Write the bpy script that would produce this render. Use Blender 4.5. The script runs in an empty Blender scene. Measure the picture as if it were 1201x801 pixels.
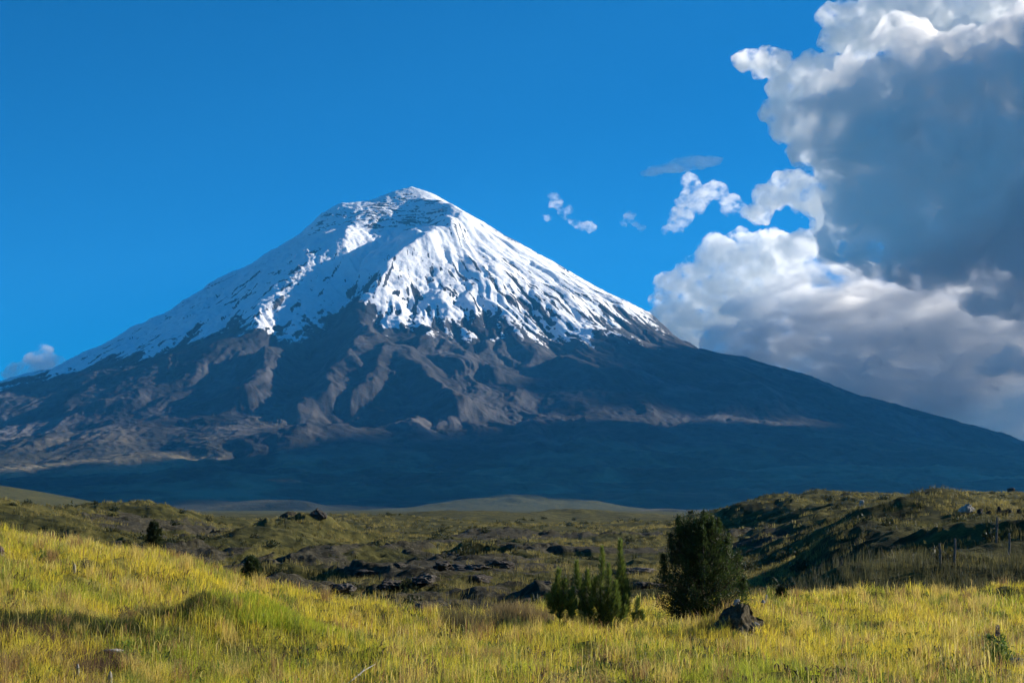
import bpy, bmesh, math, random
import numpy as np
from mathutils import Vector, Matrix

random.seed(7)
rng = np.random.default_rng(7)
R = math.radians
scene = bpy.context.scene
COL = scene.collection

# ------------------------------------------------------------------ camera
F, CX, CY, HY = 1800.0, 600.5, 400.5, 598.0      # focal length and horizon in photo pixels
EYE = 2.6
PITCH = math.atan((HY - CY) / F)
cp, sp = math.cos(PITCH), math.sin(PITCH)

def ray(px, py):
    u, v = (px - CX) / F, (CY - py) / F
    return np.array([u, cp - v * sp, sp + v * cp])

def at(px, py, y):
    """world point seen at a photo pixel, y metres ahead of the camera"""
    r = ray(px, py)
    return np.array([r[0], r[1], r[2]]) * (y / r[1]) + np.array([0, 0, EYE])

cam = bpy.data.cameras.new('camera')
cam.sensor_width = 36.0
cam.lens = 36.0 * F / 1201.0
cam.clip_start, cam.clip_end = 0.5, 200000.0
camo = bpy.data.objects.new('camera', cam)
COL.objects.link(camo)
camo.location = (0, 0, EYE)
camo.rotation_euler = (math.pi / 2 + PITCH, 0, 0)
scene.camera = camo

# ------------------------------------------------------------------ noise
_p = np.random.default_rng(11).permutation(256)
PERM = np.concatenate([_p, _p, _p])
_g = np.random.default_rng(12).normal(size=(256, 3))
GRAD = _g / np.linalg.norm(_g, axis=1, keepdims=True)
_a = np.random.default_rng(13).uniform(0, 2 * math.pi, 256)
GX, GY = np.cos(_a), np.sin(_a)

def fade(t): return t * t * t * (t * (t * 6 - 15) + 10)

def noise2(x, y):
    xi, yi = np.floor(x).astype(np.int64), np.floor(y).astype(np.int64)
    xf, yf = x - xi, y - yi
    xi &= 255; yi &= 255
    u, v = fade(xf), fade(yf)
    def g(ix, iy, fx, fy):
        h = PERM[PERM[ix] + iy]
        return GX[h] * fx + GY[h] * fy
    a = g(xi, yi, xf, yf); b = g(xi + 1, yi, xf - 1, yf)
    c = g(xi, yi + 1, xf, yf - 1); d = g(xi + 1, yi + 1, xf - 1, yf - 1)
    return 1.5 * ((a + u * (b - a)) * (1 - v) + (c + u * (d - c)) * v)

def noise3(p):
    i = np.floor(p).astype(np.int64); f = p - i; i &= 255
    u = fade(f)
    out = 0
    for dx in (0, 1):
        for dy in (0, 1):
            for dz in (0, 1):
                h = PERM[PERM[PERM[i[:, 0] + dx] + i[:, 1] + dy] + i[:, 2] + dz]
                w = (u[:, 0] if dx else 1 - u[:, 0]) * (u[:, 1] if dy else 1 - u[:, 1]) * (u[:, 2] if dz else 1 - u[:, 2])
                out = out + w * (GRAD[h] * (f - np.array([dx, dy, dz]))).sum(1)
    return 1.6 * out

def fbm2(x, y, n=4, g=0.5, l=2.03):
    s, a = 0, 1.0
    for k in range(n):
        s = s + a * noise2(x + 17.3 * k, y - 9.1 * k); x, y, a = x * l, y * l, a * g
    return s

def ridged2(x, y, n=4, g=0.5, l=2.07):
    s, a, t = 0, 1.0, 0
    for k in range(n):
        s = s + a * (1 - 2.2 * np.abs(noise2(x + 31.7 * k, y + 5.3 * k))); t += a
        x, y, a = x * l, y * l, a * g
    return s / t

def fbm3(p, n=4, g=0.5, l=2.03):
    s, a = 0, 1.0
    for k in range(n):
        s = s + a * noise3(p + 7.7 * k); p = p * l; a *= g
    return s

def sstep(a, b, x):
    t = np.clip((x - a) / (b - a), 0, 1)
    return t * t * (3 - 2 * t)

def curve(xs, pts):
    pts = np.array(pts, float)
    return np.interp(xs, pts[:, 0], pts[:, 1])

# ------------------------------------------------------------------ mesh helpers
def mesh_from(name, v, faces, mat, smooth=True, attrs=None, parent=None, fsize=None):
    """faces: (n,k) int array, or a list of such arrays"""
    me = bpy.data.meshes.new(name)
    fl = faces if isinstance(faces, list) else [faces]
    fl = [f for f in fl if len(f)]
    loops = np.concatenate([f.ravel() for f in fl]).astype(np.int32)
    sizes = np.concatenate([np.full(len(f), f.shape[1]) for f in fl])
    starts = np.concatenate([[0], np.cumsum(sizes)[:-1]]).astype(np.int32)
    me.vertices.add(len(v)); me.vertices.foreach_set('co', np.asarray(v, np.float32).ravel())
    me.loops.add(len(loops)); me.loops.foreach_set('vertex_index', loops)
    me.polygons.add(len(starts)); me.polygons.foreach_set('loop_start', starts)
    me.update(calc_edges=True)
    if smooth:
        me.polygons.foreach_set('use_smooth', np.ones(len(starts), bool))
    for k, a in (attrs or {}).items():
        a = np.asarray(a, np.float32)
        if a.ndim == 1:
            at_ = me.attributes.new(k, 'FLOAT', 'POINT'); at_.data.foreach_set('value', a)
        else:
            at_ = me.attributes.new(k, 'FLOAT_COLOR', 'POINT')
            c = np.ones((len(a), 4), np.float32); c[:, :3] = a; at_.data.foreach_set('color', c.ravel())
    me.materials.append(mat)
    o = bpy.data.objects.new(name, me); COL.objects.link(o)
    if parent is not None: o.parent = parent
    return o

def tag(o, label=None, cat=None, group=None, kind=None):
    if label: o['label'] = label
    if cat: o['category'] = cat
    if group: o['group'] = group
    if kind: o['kind'] = kind
    return o

def empty(name, loc, label, cat, group=None, rz=0):
    o = bpy.data.objects.new(name, None); COL.objects.link(o)
    o.location = loc; o.rotation_euler = (0, 0, rz); o.empty_display_size = 0.2
    return tag(o, label, cat, group)

# ------------------------------------------------------------------ materials
class NT:
    def __init__(s, name):
        s.m = bpy.data.materials.new(name); s.m.use_nodes = True
        s.t = s.m.node_tree; s.t.nodes.clear()
        s.out = s.t.nodes.new('ShaderNodeOutputMaterial')
    def n(s, typ, **kw):
        nd = s.t.nodes.new(typ)
        for k, v in kw.items():
            if k.startswith('i_'):
                key = k[2:].replace('_', ' ')
                nd.inputs[key].default_value = v
            else: setattr(nd, k, v)
        return nd
    def l(s, a, b): s.t.links.new(a, b)
    def attr(s, name):
        return s.n('ShaderNodeAttribute', attribute_name=name)
    def noise(s, scale, detail=4, rough=0.55, vec=None, dist=0.0):
        nd = s.n('ShaderNodeTexNoise'); nd.inputs['Scale'].default_value = scale
        nd.inputs['Detail'].default_value = detail; nd.inputs['Roughness'].default_value = rough
        nd.inputs['Distortion'].default_value = dist
        if vec is not None: s.l(vec, nd.inputs['Vector'])
        return nd.outputs['Fac']
    def math(s, op, a, b=None, c=None, clamp=False):
        nd = s.n('ShaderNodeMath', operation=op, use_clamp=clamp)
        for i, x in enumerate((a, b, c)):
            if x is None: continue
            if isinstance(x, (int, float)): nd.inputs[i].default_value = x
            else: s.l(x, nd.inputs[i])
        return nd.outputs[0]
    def ramp(s, fac, stops):
        nd = s.n('ShaderNodeValToRGB'); e = nd.color_ramp.elements
        while len(e) < len(stops): e.new(0.5)
        for i, (p, c) in enumerate(stops):
            e[i].position = p
            e[i].color = (*c, 1) if len(c) == 3 else c
        s.l(fac, nd.inputs['Fac'])
        return nd.outputs['Color']
    def smooth(s, x, a, b):
        nd = s.n('ShaderNodeMapRange', interpolation_type='SMOOTHSTEP')
        s.l(x, nd.inputs['Value']); nd.inputs['From Min'].default_value = a; nd.inputs['From Max'].default_value = b
        return nd.outputs['Result']
    def mix(s, fac, a, b, blend='MIX'):
        nd = s.n('ShaderNodeMix', data_type='RGBA', blend_type=blend)
        if isinstance(fac, (int, float)): nd.inputs['Factor'].default_value = fac
        else: s.l(fac, nd.inputs['Factor'])
        for x, k in ((a, 6), (b, 7)):
            if isinstance(x, tuple): nd.inputs[k].default_value = (*x, 1)
            else: s.l(x, nd.inputs[k])
        return nd.outputs[2]
    def bsdf(s, col, rough=0.95, spec=0.1):
        b = s.n('ShaderNodeBsdfPrincipled'); b.inputs['Roughness'].default_value = rough
        b.inputs['Specular IOR Level'].default_value = spec
        if isinstance(col, tuple): b.inputs['Base Color'].default_value = (*col, 1)
        else: s.l(col, b.inputs['Base Color'])
        return b
    def bump(s, h, dist, strength=1.0):
        b = s.n('ShaderNodeBump'); b.inputs['Distance'].default_value = dist; b.inputs['Strength'].default_value = strength
        s.l(h, b.inputs['Height']); return b.outputs['Normal']
    def pos(s): return s.n('ShaderNodeNewGeometry').outputs['Position']
    def scaled(s, v, sx, sy, sz):
        nd = s.n('ShaderNodeVectorMath', operation='MULTIPLY'); s.l(v, nd.inputs[0]); nd.inputs[1].default_value = (sx, sy, sz)
        return nd.outputs[0]

def leaf_material(name, trans=0.45, attr='tint', rough=0.6, spec=0.25):
    t = NT(name)
    c = t.attr(attr).outputs['Color']
    b = t.bsdf(c, rough, spec)
    tr = t.n('ShaderNodeBsdfTranslucent'); t.l(t.mix(0.35, c, (1.0, 0.9, 0.25), 'MULTIPLY') if False else c, tr.inputs['Color'])
    m = t.n('ShaderNodeMixShader'); m.inputs[0].default_value = trans
    t.l(b.outputs[0], m.inputs[1]); t.l(tr.outputs[0], m.inputs[2]); t.l(m.outputs[0], t.out.inputs['Surface'])
    return t.m

# ------------------------------------------------------------------ near terrain
def px_of(x, y): return CX + F * x / np.maximum(y, 0.5) / cp     # near the horizon, azimuth as photo column

def terrain(x, y, full=False):
    d = np.hypot(x, y)
    ahead = sstep(-0.2, 0.6, y / np.maximum(d, 1e-6))
    px = np.clip(px_of(x, np.maximum(y, 0.3 * d)), -700, 1900)
    wx = fbm2(x / 14 + 3, y / 14 + 8, 3)
    wy = fbm2(x / 40 - 3, y / 40 + 5, 3)
    # valley floor
    zv = curve(d, [(0, 0), (40, -1.6), (60, -2.2), (180, -2.4), (320, -1.8), (700, -1.6), (1600, -1.0), (3000, 0.0), (6000, 2), (12000, 0), (60000, -200)])
    # lava hummocks of the valley
    lum = sstep(52, 80, d) * (1 - sstep(230, 330, d))
    hum = ridged2(x / 15 + wx * .35, y / 26 + wx * .35, 4, 0.55)
    zv = zv + lum * (1.6 * np.clip(hum, -.3, 1) * (0.45 + 0.9 * sstep(-.1, .5, fbm2(x / 45, y / 60, 2))))
    zv = zv + sstep(150, 300, d) * (1 - sstep(900, 1700, d)) * (1.3 * fbm2(x / 60, y / 110, 4) + 0.5 * ridged2(x / 22, y / 40, 3))
    zv = zv + sstep(500, 1200, d) * (1 - sstep(4500, 8000, d)) * (3.0 * np.clip(fbm2(x / 170, y / 600, 3), -.4, .6))
    # right hand hills
    zr = curve(d, [(0, 0), (46, -.2), (55, -1.2), (58, -.9), (63, .45), (68, .62), (80, .8), (120, 1.3), (200, 2.1), (300, 3.7), (420, 6.2), (600, 5), (1500, 0), (60000, -200)])
    zr = zr + sstep(60, 85, d) * (0.95 * ridged2(x / 12 + wx * .3, y / 19 + wx * .3, 4) + 1.1 * fbm2(x / 24 + 9, y / 30, 3) * np.clip(.5 + d / 200, 0, 1.15))
    wr = sstep(0, 1, (px + 75 * wy - (875 - .18 * np.clip(d, 0, 400))) / 170)
    z = zv * (1 - wr) + zr * wr
    def bump(bx, bd, zt, rx, ry, p=2.0, wob=.16):
        c = at(bx, HY, bd); q = np.sqrt(((x - c[0]) / rx) ** 2 + ((y - c[1]) / ry) ** 2) + wob * wx
        return zt * np.exp(-np.abs(q) ** p * 1.1)
    z = z + bump(885, 300, .9, 14, 45, 2.4) + bump(815, 330, 1.6, 13, 40)
    z = z + bump(960, 95, 1.1, 3.6, 12) + bump(1180, 72, 1.0, 2.6, 7) + bump(1090, 130, 1.0, 7, 12) + bump(1010, 150, 1.1, 6, 14)
    # left hand hills behind the meadow
    z = z + bump(-40, 170, 5.6, 20, 38) + bump(35, 240, 3.4, 18, 50) + bump(190, 290, 3.3, 17, 40, 2.6) + bump(110, 300, 1.2, 12, 40)
    z = z + bump(362, 190, 2.7, 6.2, 22) + bump(315, 165, 1.8, 6.5, 20) + bump(460, 380, 2.2, 30, 60) + bump(560, 700, 3.3, 32, 90) + bump(690, 800, 3.6, 36, 90)
    z = z + bump(-60, 1700, 36, 115, 500, 2, 0) + (bump(620, 3650, 19, 150, 330, 2, 0) + bump(540, 3600, 17, 170, 300, 2, 0) + bump(680, 3700, 13, 170, 300, 2, 0)) * (1 + .3 * fbm2(x / 130, y / 150, 4))
    # the meadow in front
    edge = curve(px, [(-700, 52), (0, 51), (200, 50), (300, 46), (400, 41), (500, 39), (600, 38.5), (700, 41), (800, 45), (900, 48), (1200, 49), (1900, 50)])
    mound = curve(px, [(-700, 1.9), (0, 1.72), (100, 1.45), (200, 1.05), (300, .5), (350, .3), (400, .14), (500, -.03), (600, -.12), (1900, 0)]) * sstep(17, 47, d)
    zf = mound + 0.17 * fbm2(x / 3.0, y / 4.2, 3) + 0.11 * fbm2(x / .9, y / 1.1, 3)
    zf = zf + bump(262, 28.5, .40, 1.3, 1.6) + bump(325, 29, .34, 1.3, 1.4) + bump(60, 27, .17, 1.8, .8) + bump(735, 21.6, .12, .5, .4)
    zf = zf + bump(868, 33.5, .25, .8, .7) + bump(1178, 46.5, .42, 1.3, .9) + bump(1045, 46.5, .3, 1.2, .8) + bump(965, 44.5, .24, 1.1, .8) + bump(430, 36, .2, 1.4, .8) + bump(160, 38, .22, 1.8, 1.2) + (1 - sstep(4, 16, d)) * .9
    wf = 1 - sstep(0, 1, (d - edge - 1.2 * wx) / 8.0)
    wf = wf * ahead + (1 - ahead) * (1 - sstep(55, 90, d))
    z = z * (1 - wf) + zf * wf
    # tussock-scale roughness away from the meadow
    z = z + (1 - wf) * sstep(42, 60, d) * (1 - sstep(350, 600, d)) * (.13 * fbm2(x / 1.6, y / 2.6, 3) + .10 * ridged2(x / 3.5, y / 6, 2))
    if not full: return z
    rocky = (1 - wf) * (1 - wr) * lum * sstep(.0, .4, .7 * hum + .9 * fbm2(x / 30 + 5, y / 45 + 2, 3) - .33)
    return z, wf, rocky, wr

def gz(x, y): return float(terrain(np.array([x], float), np.array([y], float))[0])

def ground_at(px, d):
    """point on the ground in photo column px, d metres ahead"""
    x = (px - CX) / F * d * cp
    x = (px - CX) / F * (d * cp + (-1.5) * sp)
    return np.array([x, d, gz(x, d)])

cols = np.concatenate([np.linspace(-180, -36, 30, endpoint=False), np.linspace(-36, -24, 30, endpoint=False), np.linspace(-24, 24, 1000, endpoint=False),
                       np.linspace(24, 36, 30, endpoint=False), np.linspace(36, 180, 30)])
rows = np.concatenate([np.geomspace(0.4, 14, 16, endpoint=False), np.geomspace(14, 5400, 1060, endpoint=False), np.geomspace(5400, 60000, 34)])
th = np.radians(cols)
X = rows[:, None] * np.sin(th)[None, :]; Y = rows[:, None] * np.cos(th)[None, :]
gzv, gwf, grock, gwr = terrain(X.ravel(), Y.ravel(), True)
def grid_faces(nr, nc):
    i = np.arange(nr * nc).reshape(nr, nc)
    return np.stack([i[:-1, :-1], i[:-1, 1:], i[1:, 1:], i[1:, :-1]], -1).reshape(-1, 4)[:, ::-1]

t = NT('ground_soil_and_turf')
pos = t.pos()
n1, n2, n3 = t.noise(.09, 4, .6, pos), t.noise(.55, 5, .65, pos), t.noise(3.0, 5, .7, pos)
turf = t.ramp(t.math('ADD', t.math('MULTIPLY', n1, .45), t.math('MULTIPLY', n2, .55)),
              [(.30, (.012, .015, .006)), (.44, (.040, .042, .013)), (.55, (.10, .092, .027)), (.68, (.19, .16, .050))])  # bright end raised to put sunlit patches into the turf colour
turf = t.mix(t.smooth(n3, .35, .75), t.mix(.55, turf, (.25, .25, .22), 'MULTIPLY'), turf)
mead = t.ramp(n2, [(.3, (.08, .075, .018)), (.5, (.15, .135, .028)), (.7, (.22, .18, .04))])
rock = t.ramp(n3, [(.25, (.013, .012, .008)), (.5, (.036, .033, .021)), (.75, (.11, .098, .070))])
col = t.mix(t.attr('meadow').outputs['Fac'], turf, mead)
rk = t.smooth(t.math('ADD', t.attr('rocky').outputs['Fac'], t.math('MULTIPLY', t.math('SUBTRACT', n2, .5), 1.3)), .35, .6)
col = t.mix(rk, col, rock)
b = t.bsdf(col, 1.0, 0.05)
t.l(t.bump(t.math('ADD', n3, t.math('MULTIPLY', n2, 1.5)), .14, .8), b.inputs['Normal'])
t.l(b.outputs[0], t.out.inputs['Surface'])
ground = mesh_from('ground', np.stack([X.ravel(), Y.ravel(), gzv], 1), grid_faces(len(rows), len(cols)), t.m,
                   attrs={'meadow': gwf, 'rocky': grock})
tag(ground, kind='structure')

# ------------------------------------------------------------------ placing
def on_ground(px, py, dmin=14.0, dmax=1500.0):
    """where a photo ray first meets the terrain (else its nearest approach)"""
    ds = np.geomspace(dmin, dmax, 2500); r = ray(px, py)
    x, y, z = r[0] / r[1] * ds, ds, r[2] / r[1] * ds + EYE
    g = terrain(x, y) - z
    k = np.argmax(g > 0) if (g > 0).any() else np.argmax(g / ds)
    return np.array([x[k], y[k], terrain(x[k:k + 1], y[k:k + 1])[0]])

# ------------------------------------------------------------------ grass
def blade_mesh(name, P, L, W, tint, mat, lean=.45, wid=(1.0, .75), parent=None, midh=.55, tipc=None):
    n = len(P)
    a = rng.uniform(0, 2 * math.pi, n); wd = np.stack([np.cos(a), np.sin(a) * .6, np.zeros(n)], 1)
    b = rng.uniform(0, 2 * math.pi, n); lv = np.stack([np.cos(b) + .25, np.sin(b), np.zeros(n)], 1) * (np.abs(rng.normal(0, lean, n)))[:, None]
    up = np.array([0, 0, 1.0])
    Lc, Wc = L[:, None], W[:, None]
    mid = P + Lc * (lv * .28 + up * midh); tip = P + Lc * (lv * .95 + up * (1 - .25 * np.clip((lv ** 2).sum(1), 0, 1))[:, None])
    base = P - up * .03
    V = np.stack([base - wd * Wc * .5 * wid[0], base + wd * Wc * .5 * wid[0], mid - wd * Wc * .5 * wid[1], mid + wd * Wc * .5 * wid[1], tip], 1).reshape(-1, 3)
    i = np.arange(n) * 5
    q = np.stack([i, i + 1, i + 3, i + 2], 1); tr = np.stack([i + 2, i + 3, i + 4], 1)
    c5 = np.repeat(tint[:, None], 5, axis=1)
    if tipc is not None: c5[:, 4] = c5[:, 4] * .5 + np.asarray(tipc)[None] * .5
    return V, q, tr, c5.reshape(-1, 3)

def build_blades(name, groups, mat, kind='stuff'):
    vs, qs, ts, cs, k = [], [], [], [], 0
    for V, q, tr, c in groups:
        vs.append(V); qs.append(q + k); ts.append(tr + k); cs.append(c); k += len(V)
    o = mesh_from(name, np.concatenate(vs), [np.concatenate(qs), np.concatenate(ts)], mat, smooth=False, attrs={'tint': np.concatenate(cs)})
    return tag(o, kind=kind)

def lerp3(a, b, f): return np.asarray(a)[None] * (1 - f[:, None]) + np.asarray(b)[None] * f[:, None]

GOLD, OLIVE, LIME, BROWN, STRAW = (.66, .53, .05), (.29, .32, .03), (.42, .48, .03), (.29, .18, .05), (.84, .70, .24)
m_grass = leaf_material('grass_blades', .5)

def meadow_points(n, d0, d1):
    px = rng.uniform(-70, 1270, n); d = rng.uniform(d0, d1, n)
    a = (px - CX) / F
    x, y = d * np.sin(np.arctan(a)), d * np.cos(np.arctan(a))
    z, wf, rk, wr = terrain(x, y, True)
    k = wf > .35 + .3 * rng.random(n)
    return np.stack([x, y, z], 1)[k], px[k], d[k]

def meadow_tint(P, px, d):
    n = len(P)
    p1 = fbm2(P[:, 0] / 5, P[:, 1] / 7, 3); p2 = fbm2(P[:, 0] / 1.3 + 40, P[:, 1] / 1.6, 2); p3 = fbm2(P[:, 0] / 3 - 20, P[:, 1] / 3 + 9, 2)
    green = sstep(-.05, .7, .75 * p2 + .8 * p1 + .25 * rng.normal(size=n) + .55 * (1 - sstep(22, 29, d)) * sstep(300, 620, px))
    c = lerp3(GOLD, OLIVE, np.clip(green * 1.1, 0, 1))
    lime = sstep(.1, .8, p3 + .3 * rng.normal(size=n) + .9 * (1 - sstep(21, 27.5, d)) * sstep(250, 600, px) - .25)
    c = c * (1 - lime[:, None]) + np.asarray(LIME)[None] * lime[:, None]
    br = (rng.random(n) < .05 + .32 * sstep(.15, .6, -.7 * p2 - .6 * p3))
    c[br] = np.asarray(BROWN)
    c *= rng.uniform(.7, 1.2, n)[:, None]
    return c, p1, p2, green

G = []
P, px, d = meadow_points(520000, 18.0, 57)
tuft = fbm2(P[:, 0] / .55 + 11, P[:, 1] / .7, 3) + .6 * fbm2(P[:, 0] / 2.2, P[:, 1] / 3 + 31, 2)
k = rng.random(len(P)) < np.clip(.62 + .75 * tuft, .12, 1); P, px, d, tuft = P[k], px[k], d[k], tuft[k]
c, p1, p2, green = meadow_tint(P, px, d)
c *= (1 + .30 * np.clip(tuft, -1, 1))[:, None]
L = rng.uniform(.05, .24, len(P)) * (1 + .75 * np.clip(tuft, -.9, 1.2) + .3 * p1) * (.85 + .3 * (1 - green))
G.append(blade_mesh('g', P, np.clip(L, .04, .46), np.maximum(.006, d / F * .42) * rng.uniform(.7, 1.5, len(P)), c, m_grass, lean=.95, tipc=(.66, .55, .14)))
# stalks carrying seed heads, in drifts
P, px, d = meadow_points(60000, 18.0, 56)
p1 = fbm2(P[:, 0] / 2.6 + 60, P[:, 1] / 3.4, 3); k = rng.random(len(P)) < np.clip(.22 + .75 * p1, .02, 1)
P, px, d = P[k], px[k], d[k]
c = lerp3(GOLD, STRAW, rng.random(len(P))) * rng.uniform(.6, 1.1, len(P))[:, None]
br = rng.random(len(P)) < .35; c[br] = np.asarray((.36, .20, .085))
G.append(blade_mesh('g', P, rng.uniform(.20, .46, len(P)), np.maximum(.008, d / F * .5) * rng.uniform(.7, 1.4, len(P)), c, m_grass, lean=.5, wid=(.35, 1.0), midh=.74))
# tussocks with blades arching outwards
P, px, d = meadow_points(620, 18.5, 54); n = len(P); m = 75
big = rng.uniform(.6, 1.5, n); kd = rng.random(n)
a = rng.uniform(0, 6.283, (n, m)); q = np.sqrt(rng.random((n, m))) * .13 * big[:, None]
bx, by = (P[:, :1] + q * np.cos(a)).ravel(), (P[:, 1:2] + q * np.sin(a)).ravel()
c = np.where((kd < .45)[:, None], np.asarray((.66, .50, .13))[None], np.where((kd < .7)[:, None], np.asarray((.34, .21, .08))[None], np.asarray((.20, .25, .035))[None]))
c = np.repeat(c, m, 0) * rng.uniform(.55, 1.25, n * m)[:, None]
G.append(blade_mesh('g', np.stack([bx, by, terrain(bx, by)], 1), rng.uniform(.22, .40, n * m) * np.repeat(big, m), np.maximum(.007, np.repeat(d, m) / F * .42), c, m_grass, lean=.6, tipc=(.72, .58, .2)))
# low broad-leaved herbs between the grasses
P, px, d = meadow_points(90000, 18.0, 50)
p1 = fbm2(P[:, 0] / 1.1 + 90, P[:, 1] / 1.2, 3) + .5 * fbm2(P[:, 0] / 4, P[:, 1] / 4 + 70, 2); k = p1 + .15 * rng.normal(size=len(P)) > .22 + .012 * (d - 20)
P, px, d = P[k], px[k], d[k]
kind = np.clip(.5 + fbm2(P[:, 0] / 1.7 + 33, P[:, 1] / 1.7, 2) + .2 * rng.normal(size=len(P)), 0, 1)
c = lerp3((.085, .055, .035), (.13, .20, .03), kind) * rng.uniform(.6, 1.4, len(P))[:, None]
P[:, 2] += rng.uniform(0, .12, len(P))
G.append(blade_mesh('g', P, rng.uniform(.05, .13, len(P)), rng.uniform(.018, .04, len(P)), c, m_grass, lean=1.6, wid=(.4, 1.0), midh=.5))
# the lush green cushions and dark tufts, some tinted to deepen the cushions' shadow side
for (bx, bd, rx, ry, n, col, l0, l1) in ((268, 28.6, 1.35, 1.2, 9000, (.29, .36, .03), .06, .24), (325, 29.2, 1.4, 1.3, 5000, (.36, .40, .03), .06, .24), (300, 28.6, 2.0, 1.6, 4000, (.40, .40, .04), .08, .26),
                                         (205, 28.0, .6, .5, 1500, (.13, .12, .035), .14, .34), (232, 27.9, .6, .4, 1500, (.11, .11, .03), .12, .30), (58, 26.6, 1.6, .5, 7000, (.07, .085, .025), .1, .28), (20, 25.6, .9, .7, 2500, (.11, .07, .045), .1, .26),
                                         (95, 24.0, .9, .8, 1800, (.13, .08, .05), .10, .26), (1133, 25.0, .5, .3, 16, (.55, .45, .2), .6, .95), (1185, 25.6, .6, .3, 40, (.5, .42, .18), .4, .75), (838, 33.2, .5, .4, 900, (.30, .24, .05), .1, .3), (866, 31.7, .8, .2, 900, (.34, .27, .05), .06, .2), (892, 33.2, .4, .4, 700, (.30, .25, .05), .1, .3), (560, 35.5, .9, .9, 2500, (.13, .11, .05), .2, .5), (610, 36.5, .8, .6, 2500, (.20, .15, .07), .3, .6)):
    cc = ground_at(bx, bd); a = rng.uniform(0, 6.283, n); q = np.sqrt(rng.random(n))
    x, y = cc[0] + rx * q * np.cos(a), cc[1] + ry * q * np.sin(a)
    P = np.stack([x, y, terrain(x, y)], 1)
    c = np.asarray(col)[None] * rng.uniform(.6, 1.35, n)[:, None]
    G.append(blade_mesh('g', P, rng.uniform(l0, l1, n), np.maximum(.009, np.full(n, bd) / F * .5), c, m_grass, lean=.3))
build_blades('grass', G, m_grass)

# ------------------------------------------------------------------ rough tussocks and low bushes of the lava valley and the hills
m_rough = leaf_material('rough_tussock_blades', .35)
G = []
n = 30000
px = rng.uniform(-70, 1270, n); d = np.exp(rng.uniform(math.log(43), math.log(430), n)); a = np.arctan((px - CX) / F)
x, y = d * np.sin(a), d * np.cos(a); z, wf, rk, wr = terrain(x, y, True)
pt = fbm2(x / 18, y / 28, 3)
k = (wf < .6) & (rng.random(n) < np.clip(.55 + .9 * pt - .9 * rk, .04, 1))
x, y, d, pt = x[k], y[k], d[k], pt[k]
m = 16; n = len(x)
big = rng.uniform(.6, 1.3, n)
a = rng.uniform(0, 6.283, (n, m)); q = np.sqrt(rng.random((n, m))) * .22 * big[:, None] * (1 + d[:, None] / 250)
bx, by = (x[:, None] + q * np.cos(a)).ravel(), (y[:, None] + q * np.sin(a)).ravel()
P = np.stack([bx, by, terrain(bx, by)], 1); dd = np.repeat(d, m)
f = sstep(-.5, .6, np.repeat(pt, m) + .25 * np.repeat(rng.normal(size=n), m))
c = lerp3((.040, .046, .014), (.32, .26, .078), f) * np.repeat(rng.uniform(.6, 1.3, n), m)[:, None] * rng.uniform(.8, 1.2, n * m)[:, None]  # pale end of the tint raised to stand for sunlit tussocks
G.append(blade_mesh('g', P, rng.uniform(.14, .36, n * m) * np.repeat(big, m) * (1 + dd / 500), np.maximum(.012, dd / F * .5), c, m_rough, lean=.5))
# tall weeds on the dark bank under the right hand hill
n = 9000
px = rng.uniform(930, 1260, n); d = rng.uniform(55, 64.5, n); a = np.arctan((px - CX) / F); x, y = d * np.sin(a), d * np.cos(a)
k = rng.random(n) < np.clip(.3 + 1.2 * fbm2(x / 1.3, y / 2, 2), .03, 1); x, y, d = x[k], y[k], d[k]
P = np.stack([x, y, terrain(x, y)], 1); c = lerp3((.045, .048, .02), (.15, .14, .06), rng.random(len(x)))
G.append(blade_mesh('g', P, rng.uniform(.25, .75, len(x)), np.full(len(x), .022), c, m_rough, lean=.3))
# low bushes: clouds of little leaves
n = 750
px = rng.uniform(-60, 1260, n); d = np.exp(rng.uniform(math.log(52), math.log(600), n)); a = np.arctan((px - CX) / F); x, y = d * np.sin(a), d * np.cos(a)
z, wf, rk, wr = terrain(x, y, True); k = (wf < .3) & (rng.random(n) < np.clip(.5 + 1.2 * fbm2(x / 25 + 9, y / 40, 2), .05, 1)); x, y, z, d = x[k], y[k], z[k], d[k]
n = len(x); m = 110
rb = rng.uniform(.22, .6, n) * (1 + d / 350)
u = rng.normal(size=(n, m, 3)); u /= np.linalg.norm(u, axis=2, keepdims=True); u[:, :, 2] = np.abs(u[:, :, 2]) * .8
u *= (rng.random((n, m, 1)) ** .4) * (1 + .3 * rng.normal(size=(n, m, 1)))
P = (np.stack([x, y, z - .05], 1)[:, None] + u * rb[:, None, None]).reshape(-1, 3); dd = np.repeat(d, m)
c = np.repeat(lerp3((.022, .032, .012), (.065, .062, .022), rng.random(n) ** 1.5), m, axis=0) * rng.uniform(.7, 1.3, n * m)[:, None]
G.append(blade_mesh('g', P, np.repeat(rb, m) * rng.uniform(.18, .34, n * m), np.repeat(rb, m) * .16 + dd / F * .3, c, m_rough, lean=1.0))
build_blades('undergrowth', G, m_rough)

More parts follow.
